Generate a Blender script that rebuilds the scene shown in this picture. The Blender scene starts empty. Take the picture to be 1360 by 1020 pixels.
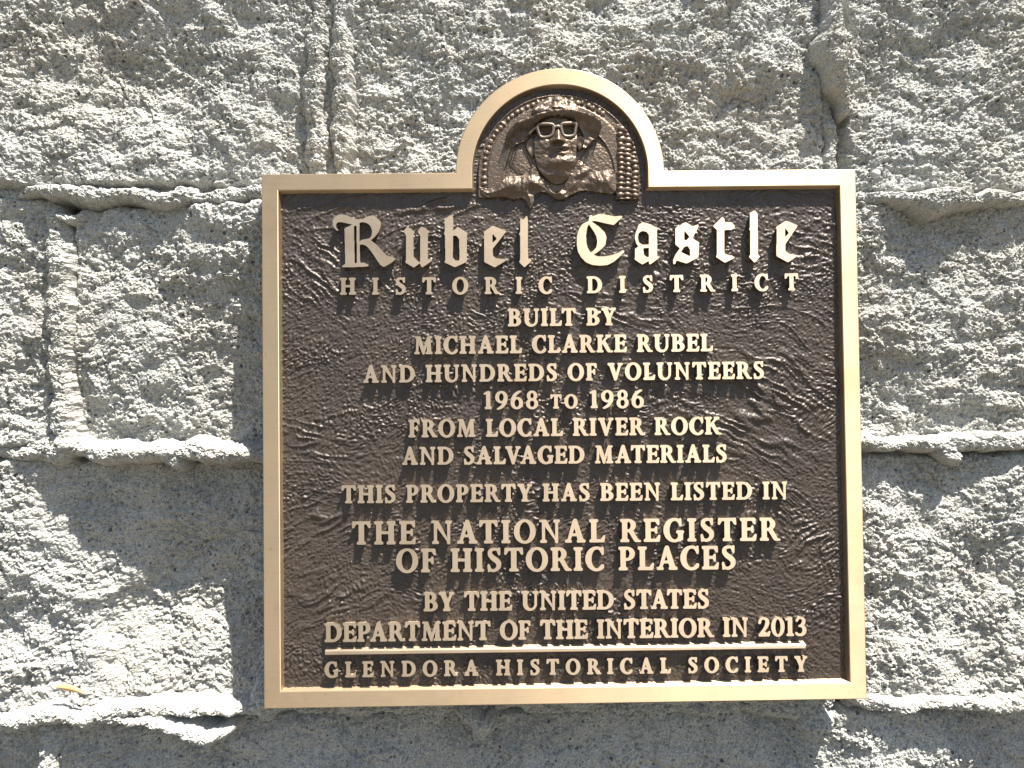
import bpy, math
import numpy as np
from mathutils import Matrix, Vector
from mathutils.geometry import tessellate_polygon, delaunay_2d_cdt

# ------------------------------------------------------------------ camera, sky, sun, exposure
S = bpy.context.scene
COL = S.collection
U = 0.0006                      # one layout unit in metres; plaque front lies on y = 0, wall behind it (+y)
F_PX = 1000.0
CAM_ROT = (0.020671464807281034, -0.011056031757137973, -0.011576812188554091)
CAM_POS = np.array([-78.39426, -999.59068, 48.97744])
PW, PH = 795.0, 705.5           # plaque body width and height in units

def rot3(a):
    x, y, z = a
    Rx = np.array([[1, 0, 0], [0, math.cos(x), -math.sin(x)], [0, math.sin(x), math.cos(x)]])
    Ry = np.array([[math.cos(y), 0, math.sin(y)], [0, 1, 0], [-math.sin(y), 0, math.cos(y)]])
    Rz = np.array([[math.cos(z), -math.sin(z), 0], [math.sin(z), math.cos(z), 0], [0, 0, 1]])
    return Rx @ Ry @ Rz
RW = rot3(CAM_ROT)              # wall frame (right, up, out) -> camera axes
BASIS = np.array([[1, 0, 0], [0, 0, -1], [0, 1, 0]], float)   # columns: right, up, out in world
CAM_AX = BASIS @ RW
cam_d = bpy.data.cameras.new("camera")
cam = bpy.data.objects.new("camera", cam_d)
COL.objects.link(cam)
M = Matrix(CAM_AX.tolist()).to_4x4()
M.translation = Vector((CAM_POS * U).tolist())
cam.matrix_world = M
cam_d.sensor_fit = 'HORIZONTAL'
cam_d.sensor_width = 36.0
cam_d.lens = 36.0 * F_PX / 1360.0
cam_d.clip_start = 0.01
cam_d.clip_end = 100.0
S.camera = cam

SUN = Vector((0.32, -0.36, 1.0)).normalized()       # towards the sun
w = bpy.data.worlds.new("World")
S.world = w
w.use_nodes = True
nt = w.node_tree
sky = nt.nodes.new('ShaderNodeTexSky')
sky.sky_type = 'NISHITA'
sky.sun_disc = False
sky.sun_elevation = math.asin(SUN.z)
sky.sun_rotation = math.atan2(SUN.x, SUN.y)
bg = nt.nodes['Background']
bg.inputs[1].default_value = 0.069
geo = nt.nodes.new('ShaderNodeTexCoord')
sep = nt.nodes.new('ShaderNodeSeparateXYZ')
nt.links.new(geo.outputs['Generated'], sep.inputs[0])
below = nt.nodes.new('ShaderNodeMapRange')
nt.links.new(sep.outputs['Z'], below.inputs[0])
below.inputs[1].default_value = 0.01; below.inputs[2].default_value = -0.01
gmix = nt.nodes.new('ShaderNodeMix'); gmix.data_type = 'RGBA'
nt.links.new(below.outputs[0], gmix.inputs[0])
nt.links.new(sky.outputs[0], gmix.inputs[6])
gmix.inputs[7].default_value = (2.8, 2.5, 2.0, 1)      # sunlit pale ground below the horizon
nt.links.new(gmix.outputs[2], bg.inputs[0])

sd = bpy.data.lights.new("sun", 'SUN')
sd.energy = 5.0
sd.angle = math.radians(0.53)
sd.color = (1.0, 0.965, 0.90)
so = bpy.data.objects.new("sun", sd)
so.rotation_euler = SUN.to_track_quat('Z', 'Y').to_euler()
so.location = (0.6, -2, 2)
COL.objects.link(so)

vs = S.view_settings
S.display_settings.display_device = 'sRGB'
vs.view_transform = 'Standard'
vs.look = 'None'
vs.gamma = 1.0
vs.use_curve_mapping = False
vs.exposure = 1.55

# ------------------------------------------------------------------ numeric helpers
def unproj(px, py, y=0.0):
    """photo pixel -> (X, Z) in units on the plane at depth y"""
    px = np.asarray(px, float); py = np.asarray(py, float)
    c = np.stack([(px - 680) / F_PX, -(py - 510) / F_PX, -np.ones_like(px)], -1)
    d = c @ CAM_AX.T
    t = (y - CAM_POS[1]) / d[..., 1]
    return CAM_POS[0] + t * d[..., 0], CAM_POS[2] + t * d[..., 2]

def proj(X, y, Z):
    q = np.stack([X - CAM_POS[0], np.broadcast_to(y - CAM_POS[1], X.shape), Z - CAM_POS[2]], -1)
    c = q @ CAM_AX
    return 680 + F_PX * c[..., 0] / -c[..., 2], 510 - F_PX * c[..., 1] / -c[..., 2]

class Perlin:
    def __init__(self, seed):
        r = np.random.RandomState(seed)
        self.p = np.concatenate([r.permutation(256)] * 3)
        a = r.rand(256) * 2 * np.pi
        self.gx, self.gy = np.cos(a), np.sin(a)
    def __call__(self, x, y):
        xi = np.floor(x).astype(np.int64); yi = np.floor(y).astype(np.int64)
        xf = x - xi; yf = y - yi
        xi &= 255; yi &= 255
        u = xf * xf * xf * (xf * (xf * 6 - 15) + 10)
        v = yf * yf * yf * (yf * (yf * 6 - 15) + 10)
        p = self.p
        def g(ix, iy, dx, dy):
            h = p[p[ix] + iy]
            return self.gx[h] * dx + self.gy[h] * dy
        a = g(xi, yi, xf, yf); b = g(xi + 1, yi, xf - 1, yf)
        c = g(xi, yi + 1, xf, yf - 1); d = g(xi + 1, yi + 1, xf - 1, yf - 1)
        return (a + u * (b - a) + v * ((c + u * (d - c)) - (a + u * (b - a)))) * 1.45
N = [Perlin(i + 11) for i in range(12)]

def cells(x, y, seed):
    """distance to the nearest of jittered cell points, and that cell's random value"""
    r = np.random.RandomState(seed)
    jx, jy, rv = r.rand(64, 64), r.rand(64, 64), r.rand(64, 64)
    xi = np.floor(x).astype(np.int64); yi = np.floor(y).astype(np.int64)
    best = np.full(x.shape, 9.0); val = np.zeros(x.shape)
    for dx in (-1, 0, 1):
        for dy in (-1, 0, 1):
            cx = (xi + dx); cy = (yi + dy)
            a = cx & 63; b = cy & 63
            d = np.hypot(cx + jx[a, b] - x, cy + jy[a, b] - y)
            m = d < best
            best = np.where(m, d, best); val = np.where(m, rv[a, b], val)
    return best, val

def sstep(a, b, x):
    t = np.clip((x - a) / (b - a), 0, 1)
    return t * t * (3 - 2 * t)

# ------------------------------------------------------------------ object helpers
def link(name, mesh, mat, parent=None):
    o = bpy.data.objects.new(name, mesh)
    if mat: mesh.materials.append(mat)
    COL.objects.link(o)
    if parent: o.parent = parent
    return o

def thing(name, label, cat, loc=(0, 0, 0), group=None):
    o = bpy.data.objects.new(name, None)
    o.empty_display_size = 0.02
    o.location = loc
    COL.objects.link(o)
    o["label"] = label; o["category"] = cat
    if group: o["group"] = group
    return o

def raw_mesh(name, V, faces_flat, sizes, smooth=False):
    """V (n,3) in units; faces as one flat index array with a size per face"""
    me = bpy.data.meshes.new(name)
    V = np.asarray(V, np.float32) * U
    fl = np.asarray(faces_flat, np.int32); sz = np.asarray(sizes, np.int32)
    me.vertices.add(len(V)); me.vertices.foreach_set('co', V.ravel())
    me.loops.add(len(fl)); me.loops.foreach_set('vertex_index', fl)
    me.polygons.add(len(sz))
    st = np.concatenate([[0], np.cumsum(sz)[:-1]]).astype(np.int32)
    me.polygons.foreach_set('loop_start', st)
    me.update(calc_edges=True)
    me.polygons.foreach_set('use_smooth', np.full(len(sz), smooth))
    me.validate()
    return me

def grid_mesh(name, X, Y, Z, mask=None, smooth=True, back=None):
    """height sheet over a (rows=z, cols=x) grid facing -y; mask picks vertices; back adds sides and a back at that depth"""
    r, c = X.shape
    if mask is None: mask = np.ones((r, c), bool)
    q = mask[:-1, :-1] & mask[1:, :-1] & mask[:-1, 1:] & mask[1:, 1:]
    idx = np.arange(r * c).reshape(r, c)
    a, b, d, e = idx[:-1, :-1][q], idx[:-1, 1:][q], idx[1:, 1:][q], idx[1:, :-1][q]
    F = np.stack([a, b, d, e], 1)                 # rows go up in z, cols right in x: normal = -y
    V = np.stack([X.ravel(), Y.ravel(), Z.ravel()], 1)
    if back is not None:
        E = np.concatenate([F[:, [0, 1]], F[:, [1, 2]], F[:, [2, 3]], F[:, [3, 0]]])
        key = E.min(1) * (r * c) + E.max(1)
        _, inv, cnt = np.unique(key, return_inverse=True, return_counts=True)
        B = E[cnt[inv] == 1]
        bv, binv = np.unique(B, return_inverse=True); binv = binv.reshape(B.shape)
        V2 = V[bv].copy(); V2[:, 1] = back
        n0 = len(V)
        V = np.concatenate([V, V2])
        side = np.stack([B[:, 1], B[:, 0], binv[:, 0] + n0, binv[:, 1] + n0], 1)
        F = np.concatenate([F, side])
    used, inv = np.unique(F, return_inverse=True)
    return raw_mesh(name, V[used], inv.ravel(), np.full(len(F), 4), smooth)

def ring_mesh(name, rings, cap_front=False, cap_back=False, smooth=False):
    """rings: list of (n,3) closed loops, joined one after another"""
    n = len(rings[0]); V = np.concatenate(rings); F = []; SZ = []
    for k in range(len(rings) - 1):
        i = np.arange(n); j = (i + 1) % n
        q = np.stack([k * n + i, k * n + j, (k + 1) * n + j, (k + 1) * n + i], 1)
        F.append(q.ravel()); SZ += [4] * n
    for flag, k in ((cap_back, 0), (cap_front, len(rings) - 1)):
        if flag:
            L = [Vector((p[0], p[2], 0)) for p in rings[k]]
            for t in tessellate_polygon([L]):
                a, b, c = t
                F.append(np.array([a, b, c]) + k * n); SZ.append(3)
    return raw_mesh(name, V, np.concatenate(F), SZ, smooth)

def fix_normals(me):
    import bmesh
    bm = bmesh.new(); bm.from_mesh(me)
    bmesh.ops.remove_doubles(bm, verts=bm.verts, dist=1e-6)
    bmesh.ops.recalc_face_normals(bm, faces=bm.faces)
    bm.to_mesh(me); bm.free()

# ------------------------------------------------------------------ materials
class NT:
    def __init__(self, name):
        self.m = bpy.data.materials.new(name); self.m.use_nodes = True
        self.t = self.m.node_tree; self.b = self.t.nodes['Principled BSDF']
        self.tc = self.t.nodes.new('ShaderNodeTexCoord').outputs['Object']
    def node(self, kind, **kw):
        n = self.t.nodes.new(kind)
        for k, v in kw.items(): setattr(n, k, v)
        return n
    def put(self, sock, v):
        if isinstance(v, bpy.types.NodeSocket): self.t.links.new(v, sock)
        else: sock.default_value = v
    def noise(self, scale, detail=4, rough=0.6, vec=None):
        n = self.node('ShaderNodeTexNoise'); self.put(n.inputs['Vector'], vec or self.tc)
        n.inputs['Scale'].default_value = scale; n.inputs['Detail'].default_value = detail
        n.inputs['Roughness'].default_value = rough
        return n.outputs[0]
    def vor(self, scale, feature='F1'):
        n = self.node('ShaderNodeTexVoronoi', feature=feature); self.put(n.inputs['Vector'], self.tc)
        n.inputs['Scale'].default_value = scale
        return n
    def ramp(self, fac, stops):
        n = self.node('ShaderNodeValToRGB'); self.put(n.inputs[0], fac)
        e = n.color_ramp.elements
        while len(e) < len(stops): e.new(0.5)
        for k, (p, c) in enumerate(stops):
            e[k].position = p
            e[k].color = (c, c, c, 1) if isinstance(c, (int, float)) else (*c, 1)
        return n.outputs[0]
    def mix(self, fac, a, b, blend='MIX'):
        n = self.node('ShaderNodeMix', data_type='RGBA', blend_type=blend)
        self.put(n.inputs[0], fac)
        for s, v in ((n.inputs[6], a), (n.inputs[7], b)):
            self.put(s, v if isinstance(v, bpy.types.NodeSocket) else (*v, 1))
        return n.outputs[2]
    def math(self, op, a, b=0.0):
        n = self.node('ShaderNodeMath', operation=op); self.put(n.inputs[0], a); self.put(n.inputs[1], b)
        return n.outputs[0]
    def scaled(self, s):
        n = self.node('ShaderNodeMapping'); self.put(n.inputs['Vector'], self.tc); n.inputs['Scale'].default_value = s
        return n.outputs[0]
    def bump(self, h, dist, strength=1.0, normal=None):
        n = self.node('ShaderNodeBump'); self.put(n.inputs['Height'], h)
        n.inputs['Distance'].default_value = dist; n.inputs['Strength'].default_value = strength
        if normal: self.put(n.inputs['Normal'], normal)
        return n.outputs[0]

def concrete(name, base, dark, tan, speck=1.0, grit=1.0):
    k = NT(name)
    big = k.noise(9, 4, 0.55); mid = k.noise(55, 5, 0.65); fine = k.noise(700, 3, 0.7)
    c = k.mix(k.ramp(big, [(0.38, 0.0), (0.62, 1.0)]), base, tan)
    c = k.mix(k.ramp(mid, [(0.35, 0.45), (0.6, 0.0)]), c, dark)
    c = k.mix(k.ramp(fine, [(0.38, 0.7), (0.52, 0.0)]), c, tuple(x * 0.42 for x in base))
    c = k.mix(k.ramp(fine, [(0.55, 0.0), (0.68, 0.6)]), c, tuple(min(1, x * 1.45) for x in base))
    for sc, frac, amt in ((170, 0.90, 0.85), (420, 0.78, 0.8)):          # dark grains of aggregate
        v = k.vor(sc)
        sep = k.node('ShaderNodeSeparateColor'); k.put(sep.inputs[0], v.outputs['Color'])
        pick = k.math('GREATER_THAN', sep.outputs[0], frac)
        rad = k.math('MULTIPLY', sep.outputs[1], 0.22)
        ins = k.math('LESS_THAN', v.outputs['Distance'], k.math('ADD', rad, 0.10))
        m = k.math('MULTIPLY', k.math('MULTIPLY', pick, ins), amt * speck)
        c = k.mix(m, c, (0.06, 0.058, 0.055))
    k.put(k.b.inputs['Base Color'], c)
    k.b.inputs['Roughness'].default_value = 0.95
    k.b.inputs['Specular IOR Level'].default_value = 0.2
    n1 = k.bump(k.noise(1100, 3, 0.7), 0.0007 * grit, 1.0)
    k.put(k.b.inputs['Normal'], k.bump(k.noise(420, 3, 0.65), 0.0012 * grit, 1.0, n1))
    return k.m

M_BLOCK = concrete("split_face_concrete", (0.435, 0.43, 0.395), (0.34, 0.335, 0.31), (0.41, 0.388, 0.338))
M_MORTAR = concrete("mortar", (0.43, 0.425, 0.39), (0.34, 0.335, 0.31), (0.41, 0.39, 0.34), 0.35, 0.6)

def bronze(name, col, col2, rough, metallic, streak=False, grain=0.00006, aniso=0.0):
    k = NT(name)
    blot = k.noise(30, 4, 0.6)
    c = k.mix(k.ramp(blot, [(0.4, 0.0), (0.65, 0.7)]), col, col2)
    spots = k.noise(260, 2, 0.5)
    c = k.mix(k.ramp(spots, [(0.66, 0.0), (0.75, 0.6)]), c, tuple(x * 0.55 for x in col))
    k.put(k.b.inputs['Base Color'], c)
    k.b.inputs['Metallic'].default_value = metallic
    if streak:
        st = k.noise(60, 4, 0.7, k.scaled((0.35, 1.0, 14.0)))
        tarn = k.ramp(k.noise(14, 6, 0.68), [(0.52, 0.0), (0.66, 0.45)])
        c = k.mix(tarn, c, (0.40, 0.28, 0.16))
        c = k.mix(k.ramp(st, [(0.5, 0.0), (0.72, 0.35)]), c, tuple(x * 0.7 for x in col))
        scr = k.noise(120, 2, 0.5, k.scaled((0.25, 1.0, 9.0)))
        c = k.mix(k.ramp(scr, [(0.66, 0.0), (0.72, 0.5)]), c, tuple(min(1, x * 1.25) for x in col))
        k.put(k.b.inputs['Base Color'], c)
        k.put(k.b.inputs['Roughness'], k.math('ADD', k.math('MULTIPLY', st, 0.14), rough - 0.07))
        n1 = k.bump(k.noise(260, 3, 0.6, k.scaled((0.12, 1, 6.0))), 0.00005, 0.6)
    else:
        k.put(k.b.inputs['Roughness'], k.math('ADD', k.math('MULTIPLY', blot, 0.2), rough - 0.1))
        n1 = None
    k.put(k.b.inputs['Normal'], k.bump(k.noise(1500, 3, 0.7), grain, 1.0, n1))
    if aniso:                                          # brushed sideways: the glint stretches up and down
        k.b.inputs['Anisotropic'].default_value = aniso
        cv = k.node('ShaderNodeCombineXYZ'); cv.inputs[2].default_value = 1.0
        k.put(k.b.inputs['Tangent'], cv.outputs[0])
    return k.m

M_RIM = bronze("brushed_bronze", (0.54, 0.40, 0.25), (0.48, 0.36, 0.235), 0.51, 0.8, True, 0.00004, 0.82)
M_LETTER = bronze("polished_letter_bronze", (0.48, 0.378, 0.270), (0.335, 0.26, 0.185), 0.51, 0.8, False, 0.00005, 0.75)
M_FIELD = bronze("dark_patina", (0.068, 0.051, 0.039), (0.047, 0.036, 0.030), 0.42, 0.25, False, 0.00012)
M_FIELD.node_tree.nodes['Principled BSDF'].inputs['Specular IOR Level'].default_value = 0.45
M_RELIEF = bronze("relief_bronze", (0.135, 0.096, 0.066), (0.085, 0.063, 0.048), 0.44, 0.65, False, 0.0001)
M_GLASSES = bronze("rubbed_bronze", (0.17, 0.13, 0.095), (0.13, 0.10, 0.075), 0.45, 0.6, False)

# ------------------------------------------------------------------ the wall
WB = 65.0                                       # mean depth of the block faces behind the plaque front
def wall_axis(lo, hi, flo, fhi, fine=1.3, coarse=7.0):
    a = []
    x = lo
    while x < hi - 1e-6:
        a.append(x)
        x += fine if flo - 3 <= x <= fhi + 3 else coarse
    a.append(hi)
    return np.array(a)
FX0, FZ1 = unproj(-14, -14, WB + 30); FX1, FZ0 = unproj(1374, 1034, WB + 30)

def texture(X, Z, seed, amp=1.0):
    """crumbly split face: rounded crumbs on broad breaks"""
    o = seed * 37.3
    wx = X + 7 * N[0](X / 42 + o, Z / 42); wz = Z + 7 * N[1](X / 42, Z / 42 + o)
    h = 6.0 * N[2](wx / 120 + o, wz / 95) + 6.0 * N[3](wx / 62, wz / 48 + o)
    h += 5.2 * N[4](wx / 31 + o, wz / 25 - o)
    fx, fz = X + 16 * N[8](X / 45, Z / 45 + o), Z + 16 * N[9](X / 45 + o, Z / 45)
    _, fv = cells(fx / 62 + o, fz / 44, seed + 3); _, fw = cells(fx / 30, fz / 22 + o, seed + 5)
    h += 4.5 * (fv - 0.5) + 3.0 * (fw - 0.5)                          # chipped facets and broken ridges
    b1 = 1 - 2 * np.abs(N[5](wx / 25 + o, wz / 21)); b2 = 1 - 2 * np.abs(N[6](wx / 13 - o, wz / 11))
    patch = sstep(-0.25, 0.35, N[7](X / 85 + o, Z / 70 + 3))      # crumbly here, smoother there
    k = 0.5 + 0.6 * patch
    h += k * (1.6 * N[8](wx / 17, wz / 14 + o) - 1.3 * b1 - 1.3 * b2)
    h += (0.35 + 0.65 * k) * (1.9 * N[9](wx / 7.5 + o, wz / 6.5) - 1.3 * np.abs(N[1](X / 6.2 + o, Z / 5.4)) + 1.15 * N[10](X / 4.0, Z / 3.6 + o)) + 0.45 * N[11](X / 2.7, Z / 2.7)
    c1, _ = cells(wx / 10 + o, wz / 8.5, seed + 50); c2, _ = cells(wx / 5.2, wz / 4.6 + o, seed + 90)
    h += k * (5.0 * (0.45 - c1) + 2.6 * (0.45 - c2))
    d2, v2 = cells(X / 15 + o, Z / 14, seed + 7)
    pz = 0.3 + 0.7 * sstep(-0.15, 0.45, N[2](X / 70 + 3 + o, Z / 60))
    h -= pz * np.where(v2 > 0.66, 6.0 * sstep(0.05 + 0.22 * v2 * (v2 - 0.5), 0.06, d2), 0)
    d3, v3 = cells(wx / 8.2, wz / 7.7 + o, seed + 17)
    h -= (0.3 + 0.7 * pz) * np.where(v3 > 0.82, 4.0 * sstep(0.30, 0.16, d3), 0)
    d, v = cells(X / 26 + o, Z / 24, seed)
    h += (0.45 + 0.75 * k) * np.random.RandomState(seed).normal(0, 0.5, X.shape)
    h -= np.where(v > 0.6, 3.0 * sstep(0.22, 0.08, d), 0)        # pits where a stone fell out
    return h * amp

def rbf(px, py, pts, sig):
    num = np.zeros(px.shape); den = np.full(px.shape, 1e-9)
    for a, b, h in pts:
        ww = np.exp(-((px - a) ** 2 + (py - b) ** 2) / (2 * sig * sig)) + 1e-7 / (1 + ((px - a) ** 2 + (py - b) ** 2) / 1e4)
        num += ww * h; den += ww
    return num / den

wall = thing("block_wall", "grey split-face concrete block wall with squeezed-out mortar joints behind the bronze plaque", "wall",
             (0, (WB + 30) * U, -1100 * U))
WOFF = np.array([0.0, WB + 30, -1100.0])

def put_wall(o):
    o.parent = wall
    o.location = (-WOFF * U).tolist()

def block(x0, x1, y0, y1, pts, seed, sig=36, label=None, amp=1.0):
    """one concrete block; corners given where they show in the photo"""
    X0, Z1 = unproj(x0, y0, WB); X1, Z0 = unproj(x1, y1, WB)
    gx = wall_axis(float(X0), float(X1), FX0, FX1); gz = wall_axis(float(Z0), float(Z1), FZ0, FZ1)
    X, Z = np.meshgrid(gx, gz)
    px, py = proj(X, WB, Z)
    h = rbf(px + 9 * N[0](X / 50, Z / 50 + seed), py + 9 * N[1](X / 50 + seed, Z / 50), pts, sig) if pts else np.zeros(X.shape)
    h = h + texture(X, Z, seed, amp)
    e = np.minimum(np.minimum(X - X0, X1 - X), np.minimum(Z - Z0, Z1 - Z)) + 4 * N[3](X / 20, Z / 20)
    h = h - 22 * sstep(16, 0, e) ** 2
    o = link("concrete_block", grid_mesh("concrete_block", X, WB - h, Z, smooth=False, back=WB + 120), M_BLOCK)
    put_wall(o)
    if label: o["label"] = label
    return o

# first course (top)
block(-260, 428, -100, 252, [(-60, 60, 0), (20, 30, 6), (55, 65, -6), (90, 20, 4), (30, 150, 10), (60, 220, 14), (110, 90, -4), (150, 30, 14), (200, 20, 14),
      (190, 90, -16), (240, 90, -16), (160, 130, -12), (250, 140, -4), (130, 180, 10), (200, 190, 12), (220, 235, 20), (330, 40, 6), (330, 120, 10),
      (300, 80, 6), (360, 200, 6), (290, 165, 6), (390, 60, 4), (395, 180, -10)], 1)
block(440, 1102, -100, 240, [(480, 40, 10), (540, 30, 4), (470, 10, 14), (510, 120, -4), (560, 160, -4), (620, 60, 8), (700, 40, 6), (780, 10, -8), (800, 60, 10),
      (700, 90, 12), (880, 60, 10), (960, 60, 12), (1020, 60, 6), (1060, 60, 0), (900, 140, -2), (950, 160, -8), (1000, 180, -10), (1040, 200, 4), (930, 210, -2),
      (620, 140, 6), (740, 150, 6), (560, 215, 12), (480, 210, -2)], 2)
block(1114, 1800, -100, 258, [(1150, 20, 4), (1180, 70, 6), (1230, 30, 12), (1230, 80, -6), (1300, 80, -4), (1340, 20, 2), (1300, 130, 2), (1200, 150, 4), (1260, 180, 8),
      (1330, 190, 4), (1160, 210, 6), (1250, 235, 14), (1345, 240, 10), (1150, 120, -4)], 3)
# second course
block(-620, 80, 262, 598, [(-60, 400, 0), (0, 300, 8), (30, 330, -2), (20, 400, -6), (45, 420, 2), (10, 480, 6), (40, 500, -8), (20, 560, 8), (45, 290, -6)], 4)
block(92, 750, 270, 595, [(120, 290, -2), (150, 330, -3), (110, 380, 6), (200, 300, 2), (230, 360, 6), (160, 400, 8), (250, 300, 10), (310, 290, 28), (335, 285, 48), (337, 330, 34), (332, 370, 16),
      (180, 470, 6), (240, 450, 2), (130, 500, 6), (200, 520, 8), (120, 560, -10), (200, 570, -12), (260, 560, -10), (270, 420, 6), (270, 500, 0), (312, 415, 4),
      (315, 480, -10), (285, 470, -6), (310, 570, -14), (290, 530, -10), (420, 430, 10), (560, 430, 36)], 5)
block(762, 1440, 268, 588, [(1160, 300, 16), (1180, 340, 10), (1225, 310, -16), (1245, 340, -14), (1290, 330, 0), (1340, 320, 4), (1200, 380, 12), (1280, 380, 10), (1340, 390, 6),
      (1170, 440, 8), (1240, 440, 4), (1320, 460, 6), (1170, 520, -10), (1190, 555, -14), (1240, 510, 8), (1300, 530, 4), (1340, 550, -4), (1260, 570, -6),
      (1050, 430, 20), (930, 430, 36)], 6)
block(1452, 1900, 268, 588, [], 7)
# third course
block(-900, -245, 604, 944, [], 8)
block(-232, 428, 608, 948, [(-60, 760, 0), (10, 640, 2), (30, 680, 6), (60, 640, -4), (70, 690, -6), (110, 650, -6), (180, 650, -8), (260, 650, -8), (330, 650, -10), (30, 740, 16),
      (80, 740, 2), (120, 690, -14), (125, 730, -30), (200, 700, -16), (280, 700, -16), (200, 740, -32), (270, 750, -30), (340, 740, -20), (60, 800, -2), (30, 840, -12), (70, 850, -14), (105, 790, 6), (130, 775, -4),
      (155, 790, -34), (180, 785, -46), (185, 825, -50), (160, 845, -14), (220, 790, -44), (225, 830, -12), (255, 790, -44), (262, 820, -40), (250, 850, -20), (230, 870, -4), (130, 870, 10), (60, 900, 14), (20, 900, 12), (200, 900, 2), (270, 870, -18),
      (280, 910, -10), (320, 850, -24), (325, 920, -14), (120, 925, 14), (400, 780, -20)], 9, 30)
block(440, 1102, 600, 940, [(770, 770, 36), (560, 760, 34), (980, 760, 34), (640, 930, 0), (900, 930, 0)], 10, 90)
block(1114, 1800, 600, 932, [(1150, 620, 4), (1200, 640, 2), (1240, 625, -6), (1240, 670, -2), (1300, 620, 4), (1345, 640, 2), (1180, 670, 6), (1170, 720, 10), (1230, 720, 12), (1320, 690, 6),
      (1190, 780, 8), (1240, 770, -2), (1290, 760, -10), (1310, 780, -8), (1200, 850, 10), (1280, 830, 6), (1340, 850, 4), (1230, 900, 14), (1320, 900, 10),
      (1160, 880, 6)], 11)
# fourth course
block(-620, 60, 962, 1300, [(0, 1000, -20), (30, 980, -24)], 12)
block(72, 1430, 954, 1300, [(100, 980, 6), (130, 1000, 12), (170, 970, -14), (150, 1010, 0), (220, 990, -20), (300, 980, -24), (400, 980, -16), (500, 990, -12), (640, 1000, -12), (800, 990, -10), (950, 990, -12),
      (1050, 970, -22), (1110, 980, 4), (1180, 970, 14), (1230, 960, 10), (1250, 1000, 8), (1180, 950, -6), (1300, 960, -18), (1320, 1000, -14), (1350, 980, -16)], 13)
block(1442, 1900, 946, 1300, [], 15)

for r_, (ya, yb, off) in enumerate(((-450, -112, 60), (-100, 252, 0), (262, 598, 0), (604, 944, 0), (958, 1300, 0), (1312, 1650, 60))):
    if r_ in (0, 5):
        ends = [(k * 672 - 1000 + off, k * 672 - 340 + off) for k in range(6)]
    else:
        lf_, rt_ = {1: (-272, 1812), 2: (-632, 1912), 3: (-912, 1812), 4: (-632, 1912)}[r_]
        ends = [(lf_ - 660, lf_), (rt_, rt_ + 660)]
    for k, (xa_, xb_) in enumerate(ends):
        block(xa_, xb_, ya, yb, [], 20 + 7 * r_ + k)
bx0, bz1 = unproj(-1250, -450, WB); bx1, bz0 = unproj(2500, 1650, WB)
BX, BZ = np.meshgrid(np.linspace(bx0, bx1, 60), np.linspace(bz0, bz1, 40))
put_wall(link("light_block_sheet", grid_mesh("light_block_sheet", BX, np.full(BX.shape, WB + 92.0), BZ, back=WB + 110), M_MORTAR))  # sheet added behind the blocks to block light and close open gaps

def mortar(pts, seed, label=None, rough=1.0, flat=0.5):
    """a bead of mortar along photo points (x, y, half width, height above the mean block face)"""
    pts = np.array(pts, float)
    X, Z = unproj(pts[:, 0], pts[:, 1], WB - 15)
    hw, hh = pts[:, 2], pts[:, 3]
    # dense centre line
    t = np.concatenate([[0], np.cumsum(np.hypot(np.diff(X), np.diff(Z)))])
    n = max(8, int(t[-1] / (1.2 if t[-1] < 400 else 2.0))); ts = np.linspace(0, t[-1], n)
    cx, cz, cw, ch = (np.interp(ts, t, q) for q in (X, Z, hw, hh))
    z0 = np.zeros(n)
    cw = cw * (1 + 0.36 * N[10](ts / 42 + seed * 3.1, z0) + 0.14 * N[11](ts / 15 + seed, z0)); ch = ch + 4 * N[9](ts / 48 + seed * 5.3, z0) + 2.5 * N[8](ts / 17, z0 + seed)
    mw = hw.max() * 1.5 + 4
    gx = wall_axis(cx.min() - mw, cx.max() + mw, FX0, FX1); gz = wall_axis(cz.min() - mw, cz.max() + mw, FZ0, FZ1)
    GX, GZ = np.meshgrid(gx, gz)
    o = seed * 11.7
    WX = GX + 6.5 * N[1](GX / 44 + o, GZ / 44) + 1.6 * N[2](GX / 15, GZ / 15 + o) + 1.6 * N[9](GX / 6, GZ / 6)
    WZ = GZ + 6.5 * N[3](GX / 44, GZ / 44 + o) + 1.6 * N[4](GX / 15 + o, GZ / 15) + 1.6 * N[11](GX / 6, GZ / 6)
    best = np.full(GX.shape, 1e9); W = np.zeros(GX.shape); H = np.zeros(GX.shape)
    for k in range(n):
        d2 = (WX - cx[k]) ** 2 + (WZ - cz[k]) ** 2
        m = d2 < best
        best[m] = d2[m]; W[m] = cw[k]; H[m] = ch[k]
    q = np.sqrt(best) / W
    prof = np.where(q < 1, np.sqrt(np.clip(1 - q * q, 0, 1)) * (1 - flat) + flat * (1 - np.clip(q, 0, 1) ** 4), -(q - 1) * 2)
    tex = 4.5 * N[5](GX / 40 + o, GZ / 26) + 3.0 * N[6](GX / 17, GZ / 13 + o) + rough * (2.3 * N[7](WX / 7.5 + o, WZ / 6.5) - 1.5 * np.abs(N[1](GX / 10 + o, GZ / 9)) + 1.3 * N[8](GX / 4.0, GZ / 3.6 + o) + 0.4 * N[10](GX / 2.7, GZ / 2.7))
    tex = tex + np.random.RandomState(seed + 300).normal(0, 0.85, GX.shape)
    dp, vp = cells(GX / 10 + o, GZ / 9, seed + 40)
    tex -= np.where(vp > 0.72, 3.0 * sstep(0.30, 0.14, dp), 0)
    crease = -2.2 * sstep(0.10, 0.0, np.abs(N[9](GX / 34 + o, GZ / 16)))
    h = -22 + (H + 22) * np.clip(prof, -0.5, 1) + tex + crease
    ob = link("mortar_joint", grid_mesh("mortar_joint", GX, WB - h, GZ, q < 1.2, smooth=False, back=WB + 60), M_MORTAR)
    put_wall(ob)
    if label: ob["label"] = label
    return ob

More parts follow.
